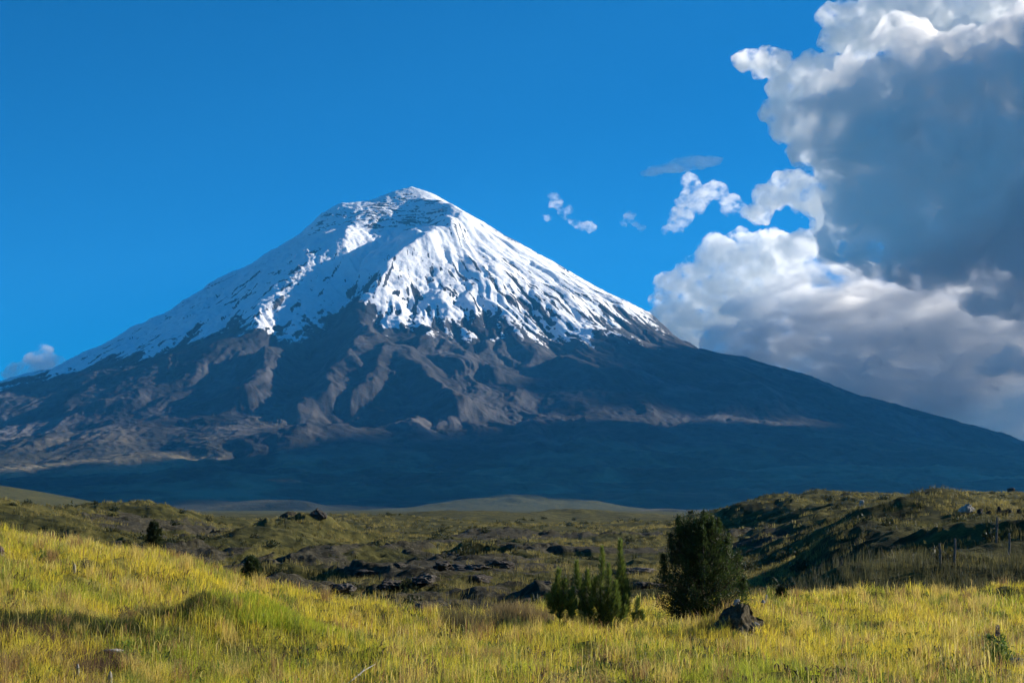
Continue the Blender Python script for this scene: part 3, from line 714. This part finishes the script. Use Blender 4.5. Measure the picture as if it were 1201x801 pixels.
def volcano_base(x, y):
    h = cone(x, y)
    dx, dy = x - SUM[0], y - SUM[1]
    r = np.hypot(dx, dy); ph = np.arctan2(dx, -dy)      # 0 towards the camera
    wv = fbm2(x / 900, y / 900, 3)
    for pts, A, w in SPURS:
        P = [on_cone(*q) for q in pts]
        dd, tt = polydist(x + 55 * fbm2(x / 260, y / 260, 3), y + 55 * fbm2(x / 260 + 7, y / 260, 3), P)
        h = h + A * np.exp(-(dd / w) ** 1.5) * sstep(0, .18, tt) * (1 - sstep(.8, 1.0, tt))
    ice = sstep(1050, 1350, h)
    rough = .3 + .7 * sstep(-700, -1400, x)
    env = (1 - .55 * ice) * sstep(100, 1200, r) * (1 - .8 * sstep(3300, 6500, r))
    p2 = ph + .10 * wv
    lr = np.log(r + 400) * 2.2
    g = 62 * ridged2(p2 * 3.2 + 2, lr * .7, 2) + 34 * ridged2(p2 * 8.5, lr * 1.0 + 4, 3) + (8 * ridged2(p2 * 26, lr * 1.6, 3) + 5 * ridged2(p2 * 70, lr * 2.6, 3)) * sstep(300, 1600, r)
    h = h + env * (.8 * g - 30)
    h = h + (.25 + .75 * sstep(150, 800, r)) * (1 - .75 * sstep(3300, 6000, r)) * ((3 + 5 * rough + 9 * ice * sstep(-800, -1300, x)) * fbm2(x / 260, y / 260, 5, .5) + (1 + 3 * rough + 7 * ice * sstep(-800, -1300, x)) * ridged2(x / 85, y / 85, 4, .6))
    h = h + sstep(2800, 4200, r) * (28 * fbm2(x / 620, y / 420, 4))
    return h

# bring the skyline of the relief back to the measured profile
def skyline(pxs):
    ys = np.linspace(7600, 12600, 90); gx, gy = np.meshgrid(pxs, ys); z = np.full(gx.shape, 1000.0)
    for _ in range(3):
        x = (gx - CX) / F * (gy * cp + (z - EYE) * sp); z = volcano_base(x.ravel(), gy.ravel()).reshape(gx.shape)
    return (CY - F * ((z - EYE) * cp - gy * sp) / (gy * cp + (z - EYE) * sp)).min(0)
LT = [(0, 221), (23, 225), (53, 236), (88, 241), (113, 257), (133, 277), (173, 300), (223, 325), (283, 364), (353, 399), (405, 423), (430, 434), (483, 447), (560, 468), (700, 508)]
RT = [(27, 228), (57, 245), (87, 262), (117, 280), (157, 302), (197, 325), (237, 346), (282, 369), (317, 398), (350, 412), (404, 423), (460, 439), (517, 460), (617, 487), (689, 506), (718, 517)]
for _ in range(4):
    eL = np.array([y for o, y in LT]) - skyline(np.array([483.0 - o for o, y in LT])); eR = np.array([y for o, y in RT]) - skyline(np.array([483.0 + o for o, y in RT]))
    for i in range(len(LT)): PL[i] = (PL[i][0], PL[i][1] - .8 * eL[i] * KX)
    for i in range(len(RT)): PR[i + 1] = (PR[i + 1][0], PR[i + 1][1] - .8 * eR[i] * KX)
    PR[0] = (0, PL[0][1]); PF[0] = PB[0] = (0, PL[0][1])
print('skyline error', np.round(eL), np.round(eR))

# running water: stream-power erosion on a 22 m grid, kept as a height difference
ECELL = 22.0
EX = np.arange(-5600, 6200, ECELL); EY = np.arange(4300, 11800, ECELL)
def erode(h, n, K, m=.5, diff=.06):
    ny, nx = h.shape; idx = np.arange(ny * nx).reshape(ny, nx)
    for it in range(n):
        best = np.zeros_like(h); rcv = idx.copy(); dist = np.full(h.shape, ECELL)
        for dy, dx in ((-1, -1), (-1, 0), (-1, 1), (0, -1), (0, 1), (1, -1), (1, 0), (1, 1)):
            hs_ = np.roll(np.roll(h, -dy, 0), -dx, 1); l = ECELL * math.hypot(dx, dy)
            sl = (h - hs_) / l
            if dy == -1: sl[0] = -1
            if dy == 1: sl[-1] = -1
            if dx == -1: sl[:, 0] = -1
            if dx == 1: sl[:, -1] = -1
            k = sl > best; best = np.where(k, sl, best); rcv = np.where(k, np.roll(np.roll(idx, -dy, 0), -dx, 1), rcv); dist = np.where(k, l, dist)
        order = np.argsort(h.ravel()).tolist(); r = rcv.ravel().tolist(); A = [1.0] * (nx * ny)
        for i in reversed(order):
            j = r[i]
            if j != i: A[j] += A[i]
        Fk = (K * (np.array(A) ** m) / dist.ravel()).tolist(); hh = h.ravel().tolist()
        for i in order:
            j = r[i]
            if j != i: hh[i] = (hh[i] + Fk[i] * hh[j]) / (1 + Fk[i])
        h = np.array(hh).reshape(ny, nx)
        p = np.pad(h, 1, mode='edge'); h = h + diff * ((p[:-2, 1:-1] + p[2:, 1:-1] + p[1:-1, :-2] + p[1:-1, 2:]) / 4 - h)
    return h
gx_, gy_ = np.meshgrid(EX, EY)
h0 = volcano_base(gx_.ravel(), gy_.ravel()).reshape(gx_.shape) + 6 * np.random.default_rng(3).normal(size=gx_.shape)
EDIFF = erode(h0, 17, .30, diff=.02) - h0
fx_ = sstep(0, 25, np.minimum(np.arange(len(EX)), len(EX) - 1 - np.arange(len(EX)))); fy_ = sstep(0, 25, np.minimum(np.arange(len(EY)), len(EY) - 1 - np.arange(len(EY))))
EDIFF = EDIFF * fx_[None] * fy_[:, None]
print('erosion', np.percentile(EDIFF, [1, 10, 50, 90, 99]))
def volcano_height(x, y):
    u = np.clip((x - EX[0]) / ECELL, 0, len(EX) - 1.001); v = np.clip((y - EY[0]) / ECELL, 0, len(EY) - 1.001)
    i, j = u.astype(int), v.astype(int); a, b = u - i, v - j
    dz = (EDIFF[j, i] * (1 - a) + EDIFF[j, i + 1] * a) * (1 - b) + (EDIFF[j + 1, i] * (1 - a) + EDIFF[j + 1, i + 1] * a) * b
    r = np.hypot(x - SUM[0], y - SUM[1])
    hb = volcano_base(x, y)
    return hb + dz * (1 - .5 * sstep(1050, 1350, hb)) + (.8 + (2.2 + 5 * sstep(1050, 1250, hb)) * sstep(-700, -1300, x)) * (1 - .6 * sstep(2800, 4500, r)) * ridged2(x / 48, y / 48, 3, .55)

mc = np.concatenate([np.linspace(-1300, -200, 50, endpoint=False), np.linspace(-200, 1420, 1080, endpoint=False), np.linspace(1420, 2500, 50)])
mr = np.concatenate([np.linspace(2800, 4600, 90, endpoint=False), np.linspace(4600, 11200, 640, endpoint=False), np.linspace(11200, 14900, 60)])
MX = mr[:, None] * ((mc - CX) / F)[None, :]; MY = np.repeat(mr[:, None], len(mc), 1)
mx, my = MX.ravel(), MY.ravel()
mz = volcano_height(mx, my)
# snow: how far each point lies above the snowline of its side of the cone
line = [(30, 452), (100, 432), (160, 418), (215, 408), (262, 385), (300, 392), (335, 398), (372, 385), (405, 352), (425, 338), (440, 372), (452, 384), (520, 385), (600, 392), (650, 398), (700, 402), (738, 388), (772, 374)]
LP = [on_cone(*q) for q in line]
lphi = np.array([math.atan2(p[0] - SUM[0], -(p[1] - SUM[1])) for p in LP]); lz = np.array([p[2] for p in LP])
o_ = np.argsort(lphi); lphi, lz = lphi[o_], lz[o_]
mph = np.arctan2(mx - SUM[0], -(my - SUM[1]))
above = mz - np.interp(mph, lphi, lz) + 0
gzr, gzc = np.gradient(mz.reshape(MX.shape))
dyr = np.gradient(mr)[:, None]; dxc = np.gradient(MX, axis=1)
slope = np.hypot(gzr / dyr, gzc / dxc).ravel()
mrad = np.hypot(mx - SUM[0], my - SUM[1])
snow = above / 130 + .9 * fbm2(mx / 240, my / 240, 4) + .8 * ridged2(mph * 30, mrad / 700, 3) - .5 - 1.6 * sstep(.85, 1.5, slope)
snow = np.minimum(snow, 1.2 + .4 * fbm2(mx / 120, my / 120, 3))
streak = fbm2(mph * 42 + .3 * fbm2(mx / 150, my / 150, 2), mrad / 260, 4, .6)
ledge = fbm2(mx / 200 + 3, mz / 19 + my / 130 + 1.6 * fbm2(mx / 170, my / 170, 3), 4, .65)
for (qx, qy, qr, qa, ns) in ((470, 250, 210, 1.0, ledge), (425, 250, 150, .8, ledge), (510, 262, 150, .9, ledge), (540, 285, 90, .5, streak), (380, 262, 120, .9, ledge), (590, 270, 130, 1.0, streak), (615, 286, 130, 1.0, streak), (650, 305, 100, .9, streak), (560, 320, 110, .6, streak),
                         (600, 338, 120, .9, streak), (632, 355, 140, 1.0, streak), (690, 355, 140, .9, streak), (735, 372, 140, 1.0, streak), (480, 350, 120, .7, streak), (520, 330, 120, .4, streak), (330, 335, 200, .55, ledge), (660, 375, 150, 1.0, streak)):
    q = on_cone(qx, qy)
    snow = snow - 2.6 * qa * np.exp(-((mx - q[0]) ** 2 + ((my - q[1]) * .6) ** 2) / qr ** 2) * sstep(.0, .45, ns)
snow = snow - 2.2 * sstep(.34, .75, streak) * sstep(700, 1500, mrad)
print('snow', snow.min(), snow.max(), 'slope', np.percentile(slope, [10, 50, 90]))

t = NT('volcano_rock_and_snow')
pos = t.pos()
nA, nB, nC = t.noise(.0016, 5, .6, pos), t.noise(.008, 6, .65, pos), t.noise(.03, 5, .7, pos)
flow = t.math('MULTIPLY', t.attr('flow').outputs['Fac'], .18)
rockc = t.ramp(t.math('ADD', flow, t.math('ADD', t.math('MULTIPLY', nA, .5), t.math('MULTIPLY', nB, .5))),
               [(.34, (.014, .014, .015)), (.46, (.032, .030, .031)), (.56, (.053, .050, .050)), (.68, (.098, .090, .087))])
nL = t.noise(.0022, 6, .62, t.scaled(pos, .6, 1, 2.2))
lowc = t.ramp(t.math('ADD', flow, t.math('ADD', t.math('MULTIPLY', nL, .75), t.math('MULTIPLY', nB, .25))),
              [(.36, (.020, .021, .013)), (.48, (.050, .045, .025)), (.56, (.12, .098, .055)), (.66, (.24, .19, .105))])
sx = t.n('ShaderNodeSeparateXYZ'); t.l(pos, sx.inputs[0])
low = t.smooth(t.math('ADD', sx.outputs['Z'], t.math('MULTIPLY', nA, 420)), 640, 330)
base = t.mix(low, rockc, lowc)
sm = t.smooth(t.math('ADD', t.attr('snow').outputs['Fac'], t.math('ADD', t.math('MULTIPLY', t.math('SUBTRACT', nB, .5), 1.6), t.math('MULTIPLY', t.math('SUBTRACT', nC, .5), 2.2))), -.12, .12)
snowc = t.ramp(nC, [(.3, (.80, .81, .82)), (.6, (.90, .91, .92))])
col = t.mix(sm, base, snowc)
b = t.bsdf(col, .9, .1)
t.l(t.bump(t.math('ADD', nC, t.math('MULTIPLY', nB, .8)), 9, .7), b.inputs['Normal'])
t.l(b.outputs[0], t.out.inputs['Surface'])
volcano = mesh_from('volcano', np.stack([mx, my, mz], 1), grid_faces(len(mr), len(mc)), t.m, attrs={'snow': snow, 'flow': fbm2(mph * 11 + .5 * fbm2(mx / 500, my / 500, 3), mrad / 1100, 4, .6)})
tag(volcano, kind='structure')

# ------------------------------------------------------------------ light
SUN_EL, SUN_AZ = 22.0, 65.0        # azimuth from the view direction towards the right
Ld = Vector((math.cos(R(SUN_EL)) * math.sin(R(SUN_AZ)), math.cos(R(SUN_EL)) * math.cos(R(SUN_AZ)), math.sin(R(SUN_EL))))
sun = bpy.data.lights.new('sun', 'SUN'); sun.energy = 5.0; sun.angle = R(.53); sun.color = (1.0, .915, .79)
suno = bpy.data.objects.new('sun', sun); COL.objects.link(suno)
suno.rotation_euler = (-Ld).to_track_quat('-Z', 'Y').to_euler()
w = bpy.data.worlds.new('World'); scene.world = w; w.use_nodes = True
nt = w.node_tree; nt.nodes.clear()
wo = nt.nodes.new('ShaderNodeOutputWorld'); bg = nt.nodes.new('ShaderNodeBackground'); sky = nt.nodes.new('ShaderNodeTexSky')
sky.sky_type = 'NISHITA'; sky.sun_disc = False; sky.sun_elevation = R(SUN_EL); sky.sun_rotation = R(SUN_AZ)
sky.altitude = 3800; sky.air_density = .92; sky.dust_density = .4; sky.ozone_density = 3.0
hs = nt.nodes.new('ShaderNodeHueSaturation'); hs.inputs['Saturation'].default_value = 1.66; hs.inputs['Value'].default_value = .93
nt.links.new(sky.outputs[0], hs.inputs['Color']); nt.links.new(hs.outputs[0], bg.inputs['Color']); nt.links.new(bg.outputs[0], wo.inputs['Surface'])
bg.inputs['Strength'].default_value = .066

# ------------------------------------------------------------------ air
def box(name, lo, hi, mat):
    v = np.array([[x, y, z] for x in (lo[0], hi[0]) for y in (lo[1], hi[1]) for z in (lo[2], hi[2])], float)
    f = np.array([[0, 1, 3, 2], [4, 6, 7, 5], [0, 4, 5, 1], [2, 3, 7, 6], [0, 2, 6, 4], [1, 5, 7, 3]])
    return mesh_from(name, v, f, mat, smooth=False)
t = NT('pale_air')
pv = t.n('ShaderNodeVolumePrincipled'); pv.inputs['Color'].default_value = (.07, .46, 1.0, 1); pv.inputs['Density'].default_value = 2.5e-5
pv.inputs['Anisotropy'].default_value = 0.2
t.l(pv.outputs[0], t.out.inputs['Volume'])
HAZE = True
if HAZE:
    haze = box('haze', (-7200, -400, -230), (7200, 15200, 2420), t.m); tag(haze, kind='stuff')

# ------------------------------------------------------------------ clouds
def cloud_material(name, dens, nscale, lo, hi, aniso=.35, rate=.12, octaves=4, albedo=(1, 1, 1), floor=0.0, stretch=(1, 1, 1)):
    t = NT(name)
    pos = t.scaled(t.pos(), *stretch)
    n = t.noise(nscale, octaves, .66, pos, .25)
    d = t.math('MULTIPLY', t.math('ADD', t.smooth(n, lo, hi), floor), dens)
    pv = t.n('ShaderNodeVolumePrincipled'); pv.inputs['Color'].default_value = (*albedo, 1); pv.inputs['Anisotropy'].default_value = aniso
    t.l(d, pv.inputs['Density']); t.l(pv.outputs[0], t.out.inputs['Volume'])
    t.m.cycles.volume_step_rate = rate
    return t.m

def drop_hollows(me2):
    bm = bmesh.new(); bm.from_mesh(me2); bm.verts.ensure_lookup_table(); seen = set(); drop = []
    for v0 in bm.verts:
        if v0.index in seen: continue
        comp, stack = [], [v0]; seen.add(v0.index)
        while stack:
            v = stack.pop(); comp.append(v)
            for e in v.link_edges:
                u = e.other_vert(v)
                if u.index not in seen: seen.add(u.index); stack.append(u)
        vol = sum(f.calc_center_median().dot(f.normal) * f.calc_area() for f in {f for v in comp for f in v.link_faces})
        if vol < 0: drop += comp
    if drop: bmesh.ops.delete(bm, geom=drop, context='VERTS')
    bm.to_mesh(me2); bm.free(); me2.update()

def cloud(name, blobs, depth, mat, voxel, amp, wl, label, group=None, squash=.8, seed=0):
    """blobs: photo x, y, radius in photo pixels, offset towards the back; all at the given distance, real size"""
    k = depth / F
    bm = bmesh.new()
    C = at(blobs[0][0], blobs[0][1], depth)
    for bl in blobs:
        bx, by, br = bl[:3]; off = bl[3] if len(bl) > 3 else 0
        sxy = bl[4] if len(bl) > 4 else 1.0
        p = at(bx, by, depth) ; p[1] += off * k
        m = Matrix.Translation(Vector(p - C)) @ Matrix.Diagonal((br * k * sxy, br * k, br * k * squash if len(bl) < 6 else br * k * bl[5], 1))
        bmesh.ops.create_icosphere(bm, subdivisions=3, radius=1.0, matrix=m)
    me = bpy.data.meshes.new(name); bm.to_mesh(me); bm.free()
    o = bpy.data.objects.new(name, me); COL.objects.link(o)
    md = o.modifiers.new('r', 'REMESH'); md.mode = 'VOXEL'; md.voxel_size = voxel * k
    dg = bpy.context.evaluated_depsgraph_get(); ev = o.evaluated_get(dg)
    me2 = bpy.data.meshes.new_from_object(ev)
    o.modifiers.clear(); o.data = me2; bpy.data.meshes.remove(me)
    drop_hollows(me2)
    n = len(me2.vertices)
    co = np.zeros(n * 3, np.float32); me2.vertices.foreach_get('co', co); co = co.reshape(-1, 3).astype(float)
    no = np.zeros(n * 3, np.float32); me2.vertices.foreach_get('normal', no); no = no.reshape(-1, 3)
    q = co / k + seed * 100.0
    disp = 0
    for i, (a, l) in enumerate(zip(amp, wl)):
        if i == 0: disp = disp + a * noise3(q / l)
        else: disp = disp + a * (np.abs(noise3(q / l + i * 3.1)) * 1.6 - .35)      # billows
    co = co + no * (disp * k)[:, None]
    me2.vertices.foreach_set('co', co.astype(np.float32).ravel()); me2.update()
    md = o.modifiers.new('r', 'REMESH'); md.mode = 'VOXEL'; md.voxel_size = voxel * k     # a clean closed skin, folds removed
    me3 = bpy.data.meshes.new_from_object(o.evaluated_get(bpy.context.evaluated_depsgraph_get())); o.modifiers.clear(); o.data = me3; bpy.data.meshes.remove(me2); me2 = me3
    drop_hollows(me2)
    me2.polygons.foreach_set('use_smooth', np.ones(len(me2.polygons), bool))
    me2.materials.clear(); me2.materials.append(mat)
    o.location = C
    tag(o, label, 'cloud', group)
    print(name, 'faces', len(me2.polygons))
    return o

CLOUDS = True
if CLOUDS:
    mdark = cloud_material('dark_cloud_vapour', .0080, .0020, .42, .60, .3, .12, 5, (.975, .96, .94), .0)
    mbright = cloud_material('bright_cloud_vapour', .0080, .0042, .405, .60, .35, .08, 5, (1, 1, .99), .0)
    mgrey = cloud_material('grey_cloud_vapour', .0050, .0014, .445, .575, .3, .12, 5, (.955, .955, .955), .0, (1, 1, 2.2))
    mgrey_small = cloud_material('small_cloud_vapour', .0075, .006, .42, .62, .35, .08, 4, (.97, .98, 1), .0)
    mwisp = cloud_material('thin_cloud_vapour', .0085, .0075, .44, .72, .3, .12, 5, (1, 1, 1), .0, (.6, 1, 1))
    mstreak = cloud_material('streak_cloud_vapour', .0042, .0050, .35, .70, .3, .12, 4, (1, 1, 1), .12, (.4, 1, 1))
    cloud('cloud', [(1130, 170, 120), (1060, 190, 95), (1020, 250, 55), (1120, 260, 100), (1220, 270, 110), (1025, 130, 66), (1000, 180, 50), (985, 110, 38), (1075, 100, 70), (1180, 170, 150),
                    (1010, 75, 34), (1060, 60, 42), (1120, 90, 60), (1260, 150, 170), (1360, 180, 200), (1250, 220, 150), (1040, 285, 52), (1090, 300, 55), (1160, 300, 72), (1230, 310, 80), (1320, 310, 110), (990, 285, 24), (960, 165, 22), (975, 215, 20), (1180, 320, 45), (1201, 330, 50), (1260, 345, 70), (1140, 322, 40), (1000, 140, 60), (1080, 200, 120), (1150, 230, 120)],
          19000, mdark, 3.0, (20, 14, 7.0), (80, 34, 14), 'huge dark grey storm cloud towering over the right side of the volcano', squash=.9, seed=1)
    cloud('cloud', [(960, 85, 42), (905, 72, 30), (872, 68, 20), (930, 105, 34), (1000, 45, 42), (985, 18, 30), (1050, 20, 55), (1110, 14, 44), (1170, 12, 48), (1230, 15, 55), (1300, 30, 80), (1080, -8, 30), (1140, -22, 36), (1200, -26, 40), (1030, -6, 28), (1120, 50, 50), (1190, 60, 60), (915, 130, 28), (935, 150, 32), (955, 180, 30),
                    (925, 118, 24), (975, 130, 50), (990, 200, 40), (935, 215, 30), (960, 240, 36), (985, 262, 34), (915, 232, 22), (1000, 230, 40), (1000, 100, 60), (940, 285, 34), (925, 298, 28), (890, 250, 14)],
          24000, mbright, 2.4, (10, 8, 4.5), (55, 22, 10), 'bright white ragged cloud edging the dark storm cloud on its sunny rim', squash=.5, seed=12)
    cloud('cloud', [(830, 345, 38), (800, 375, 38), (790, 330, 20), (850, 300, 34), (880, 310, 36), (905, 285, 28), (920, 300, 28), (920, 330, 36), (860, 360, 46), (815, 320, 24), (800, 400, 28), (945, 290, 22), (838, 285, 18), (868, 278, 16), (785, 352, 16)],
          25000, mbright, 1.8, (8, 7, 4.0), (45, 20, 9), 'bright white billowing cloud rising against the right shoulder of the volcano', squash=.6, seed=2)
    cloud('cloud', [(815, 235, 20), (800, 252, 15), (835, 225, 14), (855, 240, 14), (790, 262, 10), (780, 268, 7), (812, 215, 12), (870, 246, 8)],
          25500, mwisp, 1.6, (7, 5, 3), (30, 14, 7), 'small ragged white cloud puff just above the billowing white cloud', squash=.8, seed=3)
    cloud('cloud', [(890, 405, 60), (960, 385, 75, 30), (1060, 390, 90, 30), (1160, 390, 100, 30), (1270, 410, 120, 30), (850, 410, 38), (1000, 440, 70), (1100, 460, 80), (1200, 480, 90), (1300, 500, 100), (1040, 345, 50), (940, 420, 60), (930, 345, 38), (1400, 440, 150), (1500, 460, 150), (1180, 520, 60), (1280, 540, 70), (1000, 400, 80, 120), (1120, 410, 100, 140), (1250, 430, 120, 160), (880, 370, 30), (960, 325, 42), (1005, 335, 48), (935, 310, 30), (1050, 350, 50), (1120, 350, 50), (1200, 365, 60)],
          21500, mgrey, 4.0, (16, 8, 4), (70, 30, 12), 'hazy grey cloud bank sitting on the right slope of the volcano', squash=.9, seed=4)
    cloud('cloud', [(1170, 428, 20), (1195, 425, 24), (1225, 430, 24), (1150, 434, 10), (1185, 412, 12)],
          18500, mbright, 1.4, (6, 5, 3), (30, 14, 7), 'little bright cloud low in front of the grey bank', squash=.7, seed=5)
    cloud('cloud', [(785, 198, 14, 0, 2.0, .35), (815, 191, 16, 0, 2.0, .4), (835, 187, 9, 0, 1.6, .4), (765, 203, 7, 0, 2, .4)],
          23000, mstreak, 1.5, (3, 2, 1.5), (24, 12, 6), 'thin flat grey cloud streak beside the dark storm cloud', seed=6)
    cloud('cloud', [(652, 240, 9), (660, 248, 9), (643, 254, 7), (674, 260, 7), (688, 266, 9, 0, 1.6, .5), (668, 245, 7), (648, 229, 6)],
          23000, mwisp, 1.2, (5, 3, 2), (16, 8, 5), 'faint torn wisp of cloud right of the summit', seed=7)
    cloud('cloud', [(738, 255, 7), (745, 262, 6), (752, 268, 5), (730, 262, 5)],
          23000, mwisp, 1.2, (4, 3, 2), (16, 8, 5), 'tiny faint wisp of cloud between the torn wisp and the white clouds', seed=8)
    cloud('cloud', [(45, 425, 20), (52, 412, 13), (62, 424, 13), (30, 434, 15, 0, 1.6, .6), (18, 439, 9, 0, 2, .6), (70, 430, 9)],
          16500, mgrey_small, 1.5, (5, 4, 2.5), (26, 12, 6), 'small grey cloud peeping over the left shoulder of the volcano', seed=9)
    # added unseen cloud bank on the right, shaped to shade the lower slopes
    msh = cloud_material('shade_bank_vapour', .006, .0012, .3, .6, .3, .3, 2, (1, 1, 1), .5)
    def bank(pts, label):
        bm = bmesh.new()
        for (x, y, z, rx, ry, rz_) in pts:
            bmesh.ops.create_icosphere(bm, subdivisions=3, radius=1.0, matrix=Matrix.Translation((x, y, z)) @ Matrix.Diagonal((rx, ry, rz_, 1)))
        me = bpy.data.meshes.new('cloud'); bm.to_mesh(me); bm.free()
        o = bpy.data.objects.new('cloud', me); COL.objects.link(o)
        md = o.modifiers.new('r', 'REMESH'); md.mode = 'VOXEL'; md.voxel_size = 90
        me2 = bpy.data.meshes.new_from_object(o.evaluated_get(bpy.context.evaluated_depsgraph_get())); o.modifiers.clear(); o.data = me2
        n = len(me2.vertices); co = np.zeros(n * 3, np.float32); me2.vertices.foreach_get('co', co); co = co.reshape(-1, 3).astype(float)
        no = np.zeros(n * 3, np.float32); me2.vertices.foreach_get('normal', no); no = no.reshape(-1, 3)
        co += no * (300 * fbm3(co / 950, 4))[:, None]
        me2.vertices.foreach_set('co', co.astype(np.float32).ravel()); me2.update()
        me2.materials.clear(); me2.materials.append(msh); tag(o, label, 'cloud'); return o
    bank([(9600, y, 3450 + 120 * math.sin(y * .7) - (900 if 10800 < y < 11700 else 0), 850, 520, 1350) for y in np.arange(8850, 13100, 300)]
         + [(9600, y, 4150 + 100 * math.sin(y * .9), 850, 700, 620) for y in np.arange(13300, 17800, 500)] + [(9600, y, 4500, 750, 500, 1200) for y in (9150, 9550, 9950, 10250)],
         'added unseen cloud bank right of the volcano, shaped to shade its lower slopes')

# ------------------------------------------------------------------ render settings
scene.render.engine = 'CYCLES'
scene.view_settings.view_transform = 'Standard'; scene.view_settings.look = 'None'
scene.view_settings.exposure = 1.05; scene.view_settings.gamma = 1.0
cy = scene.cycles
cy.use_denoising = True
try: cy.denoiser = 'OPENIMAGEDENOISE'; cy.denoising_input_passes = 'RGB_ALBEDO_NORMAL'
except Exception as e: print(e)
cy.max_bounces = 12; cy.diffuse_bounces = 3; cy.glossy_bounces = 2; cy.transmission_bounces = 4; cy.volume_bounces = 10; cy.transparent_max_bounces = 16
cy.volume_max_steps = 256; cy.volume_step_rate = 1.0
cy.use_adaptive_sampling = True; cy.adaptive_threshold = .03
scene.render.use_persistent_data = False
